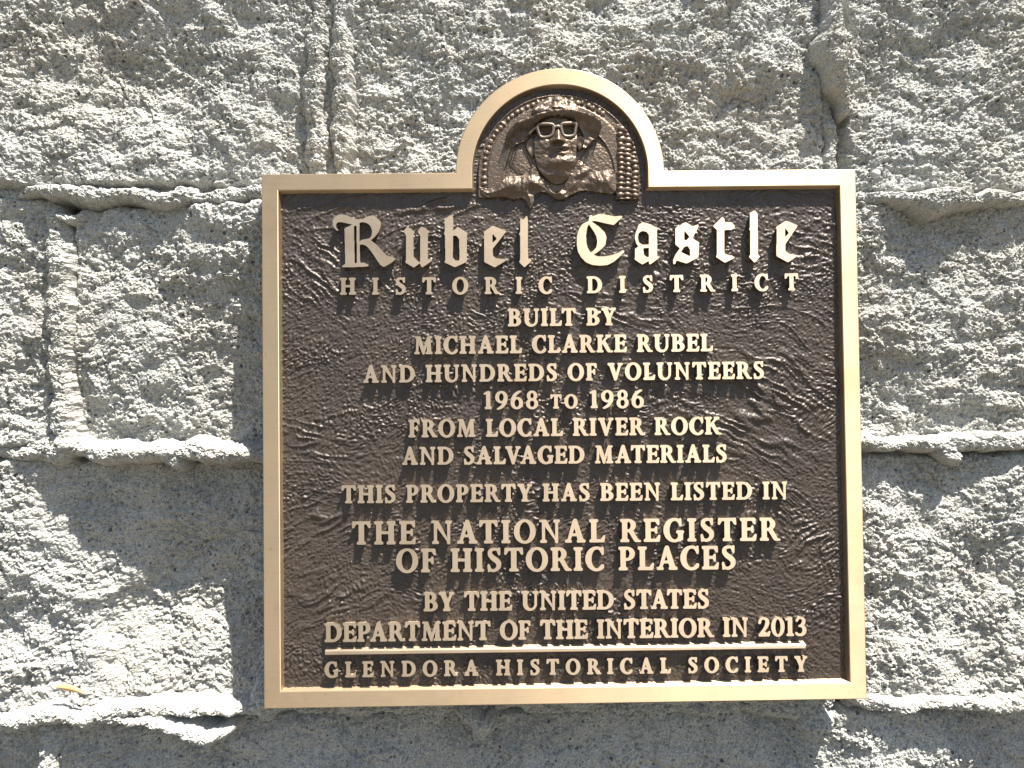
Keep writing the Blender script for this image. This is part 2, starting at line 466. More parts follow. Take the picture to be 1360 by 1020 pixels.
# bed joints
mortar([(-260, 250, 10, -4), (-40, 250, 10, -2), (20, 252, 10, 4), (45, 250, 12, 22), (100, 257, 16, 22), (160, 258, 16, 22), (215, 262, 18, 26), (255, 258, 16, 26), (262, 262, 13, 18),
        (285, 262, 16, 28), (330, 260, 16, 30), (380, 262, 16, 26), (500, 262, 14, 14), (760, 250, 14, 10)], 1)
mortar([(760, 250, 13, 6), (1000, 255, 13, 8), (1130, 255, 12, 14), (1165, 262, 12, 12), (1200, 266, 18, 30), (1240, 268, 22, 40), (1275, 266, 20, 38), (1300, 262, 15, 24), (1360, 262, 14, 24), (1440, 262, 12, 14), (1800, 262, 12, 6)], 2)
mortar([(-300, 600, 12, 2), (0, 604, 12, 6), (40, 600, 15, 12), (70, 598, 22, 24), (92, 592, 20, 30), (130, 600, 18, 36), (180, 603, 17, 36), (230, 600, 18, 38), (280, 600, 18, 36), (320, 602, 18, 30), (360, 604, 18, 28), (480, 602, 14, 10), (760, 596, 12, 6)], 3,
       "thick white mortar ledge left of the plaque")
mortar([(222, 600, 12, 36), (236, 612, 12, 38), (242, 620, 6, 26)], 4)
mortar([(760, 596, 12, 6), (1080, 590, 12, 10), (1150, 588, 14, 20), (1200, 590, 14, 24), (1250, 590, 14, 24), (1300, 588, 13, 22), (1370, 586, 13, 20), (1460, 590, 12, 10), (1800, 590, 12, 6)], 5)
mortar([(1256, 596, 12, 26), (1268, 612, 11, 30), (1274, 618, 7, 20)], 6)
mortar([(-300, 952, 12, 4), (-30, 955, 13, 14), (10, 958, 16, 26), (50, 952, 20, 34), (85, 942, 18, 36), (120, 950, 18, 36), (160, 942, 14, 34), (220, 938, 13, 30), (290, 938, 12, 30), (302, 945, 12, 28), (330, 945, 12, 4),
        (420, 950, 12, -8), (640, 948, 14, -4)], 7)
mortar([(120, 958, 12, 30), (170, 948, 12, 34), (220, 955, 14, 40), (255, 968, 13, 42), (285, 975, 15, 40), (300, 972, 12, 30)], 8, "slumped second lip of mortar at the lower left")
mortar([(345, 920, 16, 6), (340, 945, 18, 10), (345, 962, 14, 4)], 9)
mortar([(618, 948, 22, 14), (640, 964, 26, 26), (636, 980, 14, 14)], 10)
mortar([(700, 946, 12, 4), (1000, 946, 13, 2), (1070, 948, 20, 14), (1092, 964, 27, 26), (1086, 980, 16, 14)], 11)
mortar([(1130, 925, 12, 10), (1155, 932, 15, 26), (1200, 938, 14, 28), (1260, 934, 14, 28), (1320, 934, 15, 28), (1380, 934, 14, 26), (1500, 938, 12, 10), (1800, 938, 12, 6)], 12)
# head joints
mortar([(418, -90, 15, 10), (420, 0, 16, 14), (418, 60, 17, 20), (416, 130, 20, 22), (420, 190, 22, 24), (425, 232, 21, 24)], 13)
mortar([(448, -90, 12, 14), (450, 0, 14, 18), (452, 60, 16, 26), (456, 120, 16, 28), (452, 170, 18, 28), (456, 215, 17, 28), (460, 235, 15, 24)], 14)
mortar([(1108, -90, 16, 14), (1108, 0, 18, 20), (1108, 40, 22, 34), (1108, 75, 25, 42), (1112, 105, 20, 40), (1120, 130, 12, 30), (1124, 150, 8, 16)], 15, "bulging lump of mortar above the plaque's right shoulder")
mortar([(1104, 130, 14, -4), (1106, 170, 14, 2), (1108, 200, 14, 10), (1108, 225, 13, 14), (1108, 250, 12, 10)], 16)
mortar([(60, 272, 13, 4), (68, 300, 18, 8), (74, 340, 21, 18), (76, 400, 22, 22), (78, 450, 21, 22), (76, 500, 20, 20), (80, 550, 20, 22), (86, 590, 18, 24)], 17)
mortar([(50, 450, 10, 8), (60, 462, 10, 12), (62, 472, 6, 4)], 18)
mortar([(75, 285, 8, 16), (92, 290, 8, 18), (104, 284, 7, 12)], 19)
mortar([(60, 970, 15, 12), (62, 1000, 18, 22), (64, 1040, 18, 22), (66, 1290, 14, 10)], 20)
mortar([(434, -90, 30, 2), (434, 240, 34, 8)], 21)
mortar([(756, 270, 12, 4), (756, 590, 12, 4)], 22)
mortar([(434, 610, 12, 4), (434, 940, 12, 4)], 23)
mortar([(1108, 604, 12, 4), (1108, 936, 12, 4)], 24)

# ------------------------------------------------------------------ the plaque: plate, rim, field
plaque = thing("bronze_plaque", "cast bronze memorial plaque with arched top, portrait relief and raised lettering on the block wall", "plaque",
               (0, 24 * U, -PH / 2 * U))
POFF = np.array([0, 24.0, -PH / 2])
def put_plaque(o, parent=None):
    o.parent = parent or plaque
    if parent is None or parent is plaque: o.location = (-POFF * U).tolist()
    return o

FD = 9.5                                            # depth of the field below the rim
ACX, ACZ = unproj(744, 231)
ACX, ACZ = float(ACX), float(ACZ)
AR = 139.5
ztop, zbot, xl, xr = PH / 2, -PH / 2, -PW / 2, PW / 2
ACZ = ztop + 0.02
def outline(o):
    r = AR - o; zt = ztop - o
    a = np.radians(np.linspace(180, 0, 121))
    arc = np.stack([ACX + r * np.cos(a), ACZ + r * np.sin(a)], 1)
    pts = np.concatenate([[[xl + o, zbot + o], [xl + o, zt], [ACX - r - 0.01, zt]], arc, [[ACX + r + 0.01, zt], [xr - o, zt], [xr - o, zbot + o]]])
    return pts
def ring(o, y):
    p = outline(o)
    return np.stack([p[:, 0], np.full(len(p), y), p[:, 1]], 1)
rim = ring_mesh("border_rim", [ring(0.0, 23), ring(0.0, 1.0), ring(0.35, 0.3), ring(1.1, 0), ring(21.0, 0), ring(21.7, 0.35), ring(22.2, 1.2), ring(24.4, FD + 2), ring(24.4, 23), ring(0.0, 23)])
fix_normals(rim)
put_plaque(link("border_rim", rim, M_RIM))
plate = ring_mesh("backing_plate", [ring(2.0, 24), ring(2.0, FD + 3), ring(3.0, FD + 3)], True, True)
fix_normals(plate)
put_plaque(link("backing_plate", plate, M_FIELD))

# leather-grained field
gx = np.arange(xl + 21, xr - 20.9, 1.15); gz = np.arange(zbot + 21, ACZ + AR - 20, 1.15)
X, Z = np.meshgrid(gx, gz)
inside = (Z < ztop - 20) | ((np.abs(X - ACX) < AR - 20) & ((Z < ACZ) | (np.hypot(X - ACX, Z - ACZ) < AR - 20)))
wx = X + 26 * N[0](X / 130, Z / 130) + 9 * N[1](X / 45, Z / 45)
wz = Z + 26 * N[2](X / 130 + 5, Z / 130) + 9 * N[3](X / 45, Z / 45 + 9)
th = 0.55 * N[4](X / 260 + 2.2, Z / 240) + np.where(X > 120, -0.45, 0.35) * sstep(60, 220, np.abs(X - 120))
ct, st = np.cos(0.35), np.sin(0.35)
A1 = wx * ct + wz * st; B1 = -wx * st + wz * ct
A2 = wx * ct - wz * st; B2 = wx * st + wz * ct
r1 = 1 - np.abs(N[5](A1 / 19, B1 / 6.6)) * 2.6
r2 = 1 - np.abs(N[6](A2 / 19, B2 / 6.6)) * 2.6
m12 = sstep(-0.3, 0.3, N[7](X / 150 + 1.3, Z / 150) + np.clip(X / 500, -0.5, 0.5))
wr = r1 * (1 - m12) + r2 * m12
peb = np.abs(N[8](wx / 5.6, wz / 4.6)) * 1.9
fine = N[9](X / 3.1, Z / 2.9)
long1 = sstep(0.93, 1.0, 1 - np.abs(N[10](A1 / 170, B1 / 40 + 4))) * sstep(0.05, 0.4, N[11](X / 120, Z / 120))
long2 = sstep(0.93, 1.0, 1 - np.abs(N[11](A2 / 160, B2 / 32 + 4))) * sstep(-0.05, 0.35, N[10](X / 120 + 7, Z / 120))
pm = sstep(-0.2, 0.35, N[3](X / 110 + 4, Z / 90))
hgt = 0.30 * wr + (0.60 + 0.80 * pm) * peb + 0.36 * fine + 0.9 * long1 * (1 - m12) + 1.1 * long2 * m12
for px_, py_, sx_, sy_, ang, gap, ln, amp_ in ((1010, 540, 95, 75, -28, 13, 120, 1.5), (1075, 330, 40, 45, -14, 10, 70, 1.2), (430, 360, 60, 60, -38, 11, 70, 1.1), (420, 590, 50, 40, -8, 12, 80, 0.9),
                                           (1085, 720, 40, 50, 32, 10, 60, 1.1), (590, 275, 60, 22, 14, 13, 110, 1.3), (430, 690, 50, 40, 28, 14, 90, 1.0), (800, 420, 90, 40, -24, 11, 80, 0.8), (440, 800, 60, 50, 22, 14, 80, 0.9)):
    qx, qz = unproj(px_, py_)
    a_ = math.radians(ang); dx_, dz_ = X - qx, Z - qz
    al = dx_ * math.cos(a_) + dz_ * math.sin(a_); ac = -dx_ * math.sin(a_) + dz_ * math.cos(a_)
    ac = ac + 6 * N[5](X / 40, Z / 40) + 2.5 * N[6](X / 15, Z / 15)
    cr = np.abs(N[7](al / ln + px_, ac / gap))
    wgt = np.exp(-(dx_ / sx_) ** 2 - (dz_ / sy_) ** 2)
    hgt = hgt * (1 - 0.45 * wgt) + wgt * amp_ * (1.6 * sstep(0.28, 0.02, cr) * (0.4 + 0.6 * (N[8](X / 30, Z / 30) > -0.1)))
hgt += 0.12 * np.random.RandomState(5).normal(0, 1, X.shape)
mask = inside
put_plaque(link("leather_grain_field", grid_mesh("leather_grain_field", X, FD + 0.8 - 1.6 * hgt, Z, mask, smooth=True), M_FIELD))

# ------------------------------------------------------------------ letter shapes
def poly_mask(X, Y, pts):
    m = np.zeros(X.shape, bool)
    n = len(pts)
    for i in range(n):
        x1, y1 = pts[i]; x2, y2 = pts[(i + 1) % n]
        if y1 == y2: continue
        c = ((y1 > Y) != (y2 > Y)) & (X < (x2 - x1) * (Y - y1) / (y2 - y1) + x1)
        m ^= c
    return m

def blur(a, sig):
    r = int(3 * sig + 1); k = np.exp(-np.arange(-r, r + 1) ** 2 / (2 * sig * sig)); k /= k.sum()
    a = np.apply_along_axis(lambda v: np.convolve(v, k, 'same'), 0, a)
    return np.apply_along_axis(lambda v: np.convolve(v, k, 'same'), 1, a)

def contours(A, gx, gy, lev=0.5):
    """closed level lines of A (rows = y)"""
    seg = {}
    B = A > lev
    code = B[:-1, :-1] * 1 + B[:-1, 1:] * 2 + B[1:, 1:] * 4 + B[1:, :-1] * 8
    def pt(kind, i, j):
        if kind == 0:
            a, b = A[i, j], A[i, j + 1]; t = (lev - a) / (b - a)
            return gx[j] + t * (gx[j + 1] - gx[j]), gy[i]
        a, b = A[i, j], A[i + 1, j]; t = (lev - a) / (b - a)
        return gx[j], gy[i] + t * (gy[i + 1] - gy[i])
    tab = {1: ['lb'], 2: ['br'], 3: ['lr'], 4: ['rt'], 5: ['lt', 'rb'], 6: ['bt'], 7: ['lt'], 8: ['tl'], 9: ['tb'], 10: ['tr', 'bl'], 11: ['tr'], 12: ['rl'], 13: ['rb'], 14: ['bl']}
    for i, j in zip(*np.nonzero((code > 0) & (code < 15))):
        for s in tab[int(code[i, j])]:
            e = {'b': (0, i, j), 't': (0, i + 1, j), 'l': (1, i, j), 'r': (1, i, j + 1)}
            seg[e[s[0]]] = e[s[1]]
    loops = []
    while seg:
        s, nx = next(iter(seg.items())); L = [s]; del seg[s]
        while nx != s and nx in seg:
            L.append(nx); nx2 = seg.pop(nx); nx = nx2
        P = np.array([pt(*k) for k in L])
        if len(P) > 6: loops.append(P)
    return loops

def simplify(P, tol):
    n = len(P)
    far = int(np.argmax(((P - P[0]) ** 2).sum(1)))
    def dp(a, b):
        if b <= a + 1: return []
        Q = P[a + 1:b]; d = P[b % n] - P[a]; L = np.hypot(*d)
        v = Q - P[a]
        dist = np.abs(v[:, 0] * d[1] - v[:, 1] * d[0]) / L if L > 1e-9 else np.hypot(v[:, 0], v[:, 1])
        k = int(np.argmax(dist))
        if dist[k] < tol: return []
        m = a + 1 + k
        return dp(a, m) + [m] + dp(m, b)
    idx = [0] + dp(0, far) + [far] + dp(far, n)
    return P[idx]

SW, TW, EX, ST, BR = 0.20, 0.095, 0.085, 0.075, 0.055     # stem, thin stroke, serif overhang, serif height, bracket
class Pen:
    G = 104
    def __init__(self, w):
        g = 1.0 / self.G
        self.gx = np.arange(-0.3, w + 0.3, g); self.gy = np.arange(-0.3, 1.32, g)
        self.X, self.Y = np.meshgrid(self.gx, self.gy)
        self.m = np.zeros(self.X.shape, bool)
    def poly(self, *p): self.m |= poly_mask(self.X, self.Y, p); return self
    def rect(self, a, b, c, d): return self.poly((a, b), (c, b), (c, d), (a, d))
    def cut(self, *p): self.m &= ~poly_mask(self.X, self.Y, p); return self
    def foot(self, a, b, y, up=True, l=EX, r=EX):
        s = 1 if up else -1
        return self.poly((a - l, y), (b + r, y), (b + r, y + s * ST), (b, y + s * (ST + BR)), (a, y + s * (ST + BR)), (a - l, y + s * ST))
    def stem(self, a, b, y0=0, y1=1, lo=True, hi=True):
        self.rect(a, y0, b, y1)
        if lo: self.foot(a, b, y0)
        if hi: self.foot(a, b, y1, False)
        return self
    def ringe(self, cx, cy, rx, ry, ix, iy, dx=0, clip=None):
        o = ((self.X - cx) / rx) ** 2 + ((self.Y - cy) / ry) ** 2 < 1
        i = ((self.X - cx - dx) / ix) ** 2 + ((self.Y - cy) / iy) ** 2 < 1
        k = o & ~i
        if clip: k &= poly_mask(self.X, self.Y, clip)
        self.m |= k; return self
    def stroke(self, pts, widths):
        P = np.array(pts, float); Wd = np.array(widths, float); n = len(P)
        for i in range(n - 1):
            p0, p1, p2, p3 = P[max(i - 1, 0)], P[i], P[i + 1], P[min(i + 2, n - 1)]
            for t in np.linspace(0, 1, 26):
                q = 0.5 * (2 * p1 + (p2 - p0) * t + (2 * p0 - 5 * p1 + 4 * p2 - p3) * t * t + (3 * p1 - p0 - 3 * p2 + p3) * t ** 3)
                r = (Wd[i] * (1 - t) + Wd[i + 1] * t) / 2
                self.m |= (self.X - q[0]) ** 2 + (self.Y - q[1]) ** 2 < r * r
        return self
    def loops(self):
        A = blur(self.m.astype(float), 1.5)
        return [simplify(L, 0.0035) for L in contours(A, self.gx, self.gy)]

def glyph(c):
    e = EX
    if c == 'I':
        w = SW + 2 * e; return w, Pen(w).stem(e, e + SW)
    if c == 'H':
        w = .92; return w, Pen(w).stem(e, e + SW).stem(w - e - SW, w - e).rect(e, .46, w - e, .46 + TW)
    if c in 'EFL':
        w = {'E': .70, 'F': .64, 'L': .66}[c]; p = Pen(w).stem(e, e + SW)
        if c in 'EF':
            p.rect(e, 1 - TW, w - .05, 1).poly((w - .13, 1), (w - .03, 1), (w - .02, .74), (w - .07, .74), (w - .17, 1 - TW))
            p.rect(e, .47, w - .17, .47 + TW * .95).poly((w - .17, .36), (w - .12, .36), (w - .12, .66), (w - .17, .66), (w - .23, .54), (w - .23, .49))
        if c in 'EL':
            p.rect(e, 0, w - .05, TW).poly((w - .14, 0), (w - .02, 0), (w + .02, .28), (w - .03, .28), (w - .16, TW))
        return w, p
    if c == 'T':
        w = .80; m = w / 2; p = Pen(w).rect(m - SW / 2, 0, m + SW / 2, 1).foot(m - SW / 2, m + SW / 2, 0)
        p.rect(.03, 1 - TW, w - .03, 1)
        p.poly((.02, 1.02), (.12, 1), (.16, 1 - TW), (.06, .73), (.0, .73)).poly((w - .02, 1.02), (w - .12, 1), (w - .16, 1 - TW), (w - .06, .73), (w, .73))
        return w, p
    if c == 'A':
        w = .92; p = Pen(w)
        p.poly((.40, 1.03), (.52, 1.03), (.84, .02), (.62, .02), (.42, .74)).poly((.37, .96), (.45, .99), (.49, .88), (.21, .02), (.11, .02))
        p.rect(.22, .29, .68, .29 + TW * .9).foot(.12, .20, 0, l=.10, r=.09).foot(.64, .83, 0, l=.09, r=.08)
        return w, p
    if c == 'V':
        w = .90; p = Pen(w)
        p.poly((.08, .98), (.30, .98), (.50, .28), (.50, -.02), (.41, -.02)).poly((.70, .98), (.80, .98), (.50, -.02), (.42, -.02), (.45, .2))
        p.foot(.09, .29, 1, False, .08, .09).foot(.71, .79, 1, False, .09, .09)
        return w, p
    if c == 'Y':
        w = .84; p = Pen(w); m = .43
        p.rect(m - SW / 2, 0, m + SW / 2, .48).foot(m - SW / 2, m + SW / 2, 0)
        p.poly((.08, .98), (.30, .98), (.53, .5), (.53, .38), (.33, .38)).poly((.66, .98), (.76, .98), (.53, .42), (.43, .42))
        p.foot(.09, .29, 1, False, .08, .08).foot(.67, .75, 1, False, .09, .08)
        return w, p
    if c == 'N':
        w = .94; p = Pen(w)
        p.rect(.13, 0, .13 + TW, 1).foot(.13, .13 + TW, 0).rect(w - .22, -.0, w - .22 + TW, 1).foot(w - .22, w - .22 + TW, 1, False)
        p.poly((.06, 1), (.29, 1), (w - .12, -.02), (w - .22, -.02), (w - .24, .12), (.13, .90)).poly((.0, 1), (.2, 1), (.2, .92), (.0, .94))
        return w, p
    if c == 'M':
        w = 1.10; p = Pen(w)
        p.poly((.13, 0), (.22, 0), (.26, 1), (.17, 1)).foot(.13, .22, 0, l=.09, r=.09)
        p.poly((.17, 1), (.36, 1), (.60, .24), (.60, -.02), (.52, -.02), (.22, .84)).poly((.80, 1), (.90, 1), (.57, -.02), (.52, -.02), (.54, .18))
        p.poly((.78, 0), (.98, 0), (.95, 1), (.80, 1)).foot(.78, .98, 0).poly((.07, 1), (.36, 1), (.36, .93), (.07, .94)).poly((.8, 1), (1.04, 1), (1.04, .94), (.8, .93))
        return w, p
    if c == 'U':
        w = .90; p = Pen(w)
        p.rect(e, .34, e + SW, 1).foot(e, e + SW, 1, False).rect(w - e - TW, .34, w - e, 1).foot(w - e - TW, w - e, 1, False)
        cx = (e + w - e) / 2; rx = (w - 2 * e) / 2
        p.ringe(cx, .35, rx, .38, (rx - (SW + TW) / 2), .285, (SW - TW) / 2, ((-.1, -.1), (w + .1, -.1), (w + .1, .351), (-.1, .351)))
        return w, p
    if c == 'O':
        w = .94; return w, Pen(w).ringe(.47, .5, .47, .525, .47 - SW * 1.05, .525 - TW * .85)
    if c in 'CG':
        w = .80 if c == 'C' else .88; p = Pen(w).ringe(.47, .5, .47, .525, .47 - SW * 1.05, .525 - TW * .9, .02)
        p.cut((.60, .26), (1.2, .16), (1.2, .82), (.60, .74)).cut((.78, -.2), (1.3, -.2), (1.3, 1.3), (.78, 1.3))
        p.poly((.66, .92), (.73, 1.02), (.775, 1.02), (.775, .68), (.73, .68), (.62, .9))
        if c == 'C': p.poly((.60, .14), (.66, .06), (.80, .20), (.775, .25))
        else: p.rect(.66, .06, .84, .44).foot(.66, .84, .46, False, .09, .05).poly((.6, .1), (.7, -.0), (.84, .1), (.84, .2), (.66, .2))
        return w, p
    if c == 'D':
        w = .92; p = Pen(w).stem(e, e + SW)
        p.ringe(.38, .5, .52, .5, .52 - SW * 1.05, .5 - TW * .9, 0, ((.27, -.1), (1.2, -.1), (1.2, 1.1), (.27, 1.1))).rect(e, 0, .40, TW * .9).rect(e, 1 - TW * .9, .40, 1)
        return w, p
    if c in 'BPR':
        w = {'B': .76, 'P': .70, 'R': .86}[c]; p = Pen(w).stem(e, e + SW)
        lo = {'B': .50, 'P': .42, 'R': .45}[c]
        cy, ry = (1 + lo) / 2, (1 - lo) / 2
        rx = .32 if c != 'P' else .34
        cl = ((.25, lo - .02), (1.2, lo - .02), (1.2, 1.1), (.25, 1.1))
        p.ringe(.35, cy, rx, ry, rx - SW * .98, ry - TW * .82, 0, cl).rect(e, 1 - TW * .82, .36, 1).rect(e, lo, .36, lo + TW * .82)
        if c == 'B':
            p.ringe(.36, .275, .38, .275, .38 - SW * 1.02, .275 - TW * .82, 0, ((.25, -.1), (1.2, -.1), (1.2, .56), (.25, .56))).rect(e, 0, .37, TW * .82)
        if c == 'R':
            p.poly((.34, .52), (.54, .50), (.78, .07), (.90, .05), (.90, 0), (.66, 0), (.62, .05))
        return w, p
    if c == 'K':
        w = .90; p = Pen(w).stem(e, e + SW)
        p.poly((.27, .44), (.27, .54), (.64, .97), (.75, .97)).poly((.33, .56), (.47, .68), (.80, .07), (.95, .05), (.95, 0), (.68, 0), (.63, .05))
        p.foot(.64, .74, 1, False, .10, .08)
        return w, p
    if c == 'S':
        w = .62
        p = Pen(w).stroke([(.53, .80), (.47, .93), (.31, .97), (.15, .90), (.13, .74), (.25, .59), (.40, .48), (.50, .36), (.50, .19), (.36, .05), (.20, .04), (.09, .14), (.06, .24)],
                          [.06, .07, .085, .12, .16, .19, .20, .19, .155, .095, .085, .07, .055])
        p.poly((.50, 1.02), (.56, 1.02), (.56, .71), (.51, .71), (.43, .93)).poly((.05, -.02), (.10, -.02), (.17, .06), (.09, .30), (.04, .30))
        return w, p
    if c == '0':
        w = .70; return w, Pen(w).ringe(.35, .5, .35, .525, .35 - SW * .9, .525 - TW * .85)
    if c == '1':
        w = .46; p = Pen(w).rect(.15, 0, .15 + SW * .95, 1.0).foot(.15, .34, 0)
        return w, p.poly((.0, .86), (.0, .91), (.24, 1.02), (.30, 1.02), (.30, .9), (.16, .88))
    if c == '2':
        w = .66; p = Pen(w).stroke([(.08, .74), (.15, .92), (.33, .97), (.49, .87), (.50, .68), (.40, .45), (.22, .22), (.10, .08)], [.12, .08, .08, .14, .18, .13, .09, .08])
        return w, p.poly((.03, 0), (.60, 0), (.65, .25), (.59, .25), (.52, .15), (.14, .15), (.05, .07))
    if c == '3':
        w = .62; p = Pen(w).stroke([(.08, .82), (.17, .95), (.33, .97), (.46, .86), (.44, .68), (.32, .56), (.22, .53)], [.09, .08, .08, .13, .15, .09, .07])
        return w, p.stroke([(.26, .54), (.42, .48), (.50, .32), (.44, .12), (.28, .04), (.12, .06), (.05, .13)], [.08, .12, .18, .15, .09, .09, .10])
    if c == '6':
        w = .70; p = Pen(w).ringe(.35, .32, .34, .34, .34 - SW * .88, .34 - TW * .85)
        return w, p.stroke([(.10, .32), (.12, .55), (.26, .82), (.46, .97), (.58, 1.01)], [.17, .18, .14, .09, .05])
    if c == '9':
        w = .70; p = Pen(w).ringe(.35, .68, .34, .34, .34 - SW * .88, .34 - TW * .85)
        return w, p.stroke([(.60, .68), (.58, .45), (.44, .18), (.24, .03), (.12, -.01)], [.17, .18, .14, .09, .05])
    if c == '8':
        w = .68; return w, Pen(w).ringe(.34, .75, .28, .275, .28 - SW * .78, .275 - TW * .8).ringe(.34, .28, .33, .305, .33 - SW * .85, .305 - TW * .8)

GLYPHS = {}
def get_glyph(c):
    if c not in GLYPHS:
        w, p = glyph(c); GLYPHS[c] = (w, p.loops())
    return GLYPHS[c]

class Relief:
    """collects raised letters with drafted sides into one mesh"""
    def __init__(self): self.V = []; self.F = []; self.S = []; self.n = 0
    def add(self, loops, top=0.0, base=FD + 0.6, grow=0.75, fat=0.15):
        tops = []; start = []
        prof = ((grow + 0.45 + fat, base), (0.45 + fat, top + 2.2), (fat, top + 0.75), (fat - 0.8, top))
        for P in loops:
            d = np.roll(P, -1, 0) - np.roll(P, 1, 0)
            d /= np.maximum(np.hypot(d[:, 0], d[:, 1]), 1e-9)[:, None]
            nrm = np.stack([d[:, 1], -d[:, 0]], 1)          # contours keep the filled side on the left
            n = len(P); s0 = self.n
            for k, (off, y) in enumerate(prof):
                Q = P + nrm * off
                self.V.append(np.stack([Q[:, 0], np.full(n, y), Q[:, 1]], 1))
                if k:
                    i = np.arange(n); j = (i + 1) % n; a = s0 + (k - 1) * n; b = a + n
                    self.F.append(np.stack([a + i, a + j, b + j, b + i], 1).ravel()); self.S += [4] * n
            tops.append(P + nrm * prof[-1][0]); start.append(s0 + 3 * n)
            self.n += 4 * n
        flat = np.concatenate(tops); ed = []; k = 0
        for t in tops:
            ed += [(k + i, k + (i + 1) % len(t)) for i in range(len(t))]; k += len(t)
        vo, _, tri, _, _, _ = delaunay_2d_cdt([Vector((x, z)) for x, z in flat], ed, [], 0, 1e-5)
        vo = np.array([(v[0], v[1]) for v in vo]); tri = np.array([tuple(t) for t in tri])
        cen = vo[tri].mean(1); ins = np.zeros(len(tri), bool)
        for t in tops: ins ^= poly_mask(cen[:, 0], cen[:, 1], t)
        tri = tri[ins]
        p, q, r = vo[tri[:, 0]], vo[tri[:, 1]], vo[tri[:, 2]]
        neg = (q[:, 0] - p[:, 0]) * (r[:, 1] - p[:, 1]) - (q[:, 1] - p[:, 1]) * (r[:, 0] - p[:, 0]) < 0
        tri[neg] = tri[neg][:, ::-1]
        self.V.append(np.stack([vo[:, 0], np.full(len(vo), top), vo[:, 1]], 1))
        self.F.append((tri + self.n).ravel()); self.S += [3] * len(tri); self.n += len(vo)
    def build(self, name, mat, label=None):
        me = raw_mesh(name, np.concatenate(self.V), np.concatenate(self.F), self.S)
        o = put_plaque(link(name, me, mat))
        if label: o["label"] = label
        return o

def text_line(text, x0, y0, x1, y1, cap, space=0.42, wide=1.0, word_x=None, small=None):
    """one line of raised capitals between two baseline points of the photo; cap = letter height in photo pixels"""
    xa, za = unproj(x0, y0); xb, zb = unproj(x1, y1)
    L = math.hypot(xb - xa, zb - za); ux, uz = (xb - xa) / L, (zb - za) / L
    kern = {'AV': -.14, 'VA': -.14, 'LY': -.12, 'LV': -.1, 'TY': 0, 'RT': -.02, 'PA': -.08, 'AT': -.1, 'TA': -.1, 'LT': -.1, 'BY': -.02, 'KE': 0, 'OV': -.05, 'RY': -.04, 'CT': 0}
    items = []; x = 0.0; gaps = 0
    for i, c in enumerate(text):
        if c == ' ':
            x += space; gaps += 1.6; items.append(None); continue
        g = get_glyph(c.upper()); sc = 0.78 if c.islower() else 1.0
        if i and text[i - 1] != ' ':
            gaps += 1; x += kern.get(text[i - 1] + c, 0)
        items.append((c, x, gaps, sc)); x += g[0] * sc
    tot = x
    track = (L / (cap * wide) - tot) / max(gaps, 1)
    R = Relief()
    for it in items:
        if it is None: continue
        c, x, gp, sc = it
        loops = []
        for P in get_glyph(c.upper())[1]:
            u = (x + gp * track + P[:, 0] * sc) * cap * wide; v = P[:, 1] * sc * cap
            loops.append(np.stack([xa + ux * u - uz * v, za + uz * u + ux * v], 1))
        R.add(loops, top=0.0)
    R.build("lettering_line", M_LETTER)
    return track

LINES = [("HISTORIC", 452, 391, 733, 389.5, 21.5), ("DISTRICT", 780, 389, 1060, 385, 21.5),
         ("BUILT BY", 675, 433, 818, 431.5, 22.5), ("MICHAEL CLARKE RUBEL", 550, 470, 946, 466, 22.5),
         ("AND HUNDREDS OF VOLUNTEERS", 482.5, 508, 1014.5, 502.5, 22), ("1968 to 1986", 643, 543, 855, 541, 22.5),
         ("FROM LOCAL RIVER ROCK", 543, 580.5, 957, 576.5, 22.5), ("AND SALVAGED MATERIALS", 534, 617, 965, 613.5, 22.5),
         ("THIS PROPERTY HAS BEEN LISTED IN", 454, 668, 1046, 662.5, 22.5), ("THE NATIONAL REGISTER", 468, 723, 1035, 717.5, 29.5),
         ("OF HISTORIC PLACES", 526.5, 760, 977, 755.5, 30), ("BY THE UNITED STATES", 563, 811.5, 941.5, 807.5, 24),
         ("DEPARTMENT OF THE INTERIOR IN 2013", 431.5, 852.5, 1071.5, 844, 24), ("GLENDORA HISTORICAL SOCIETY", 431.5, 899.5, 1072, 891.5, 19.5)]
for a in LINES:
    text_line(*a)

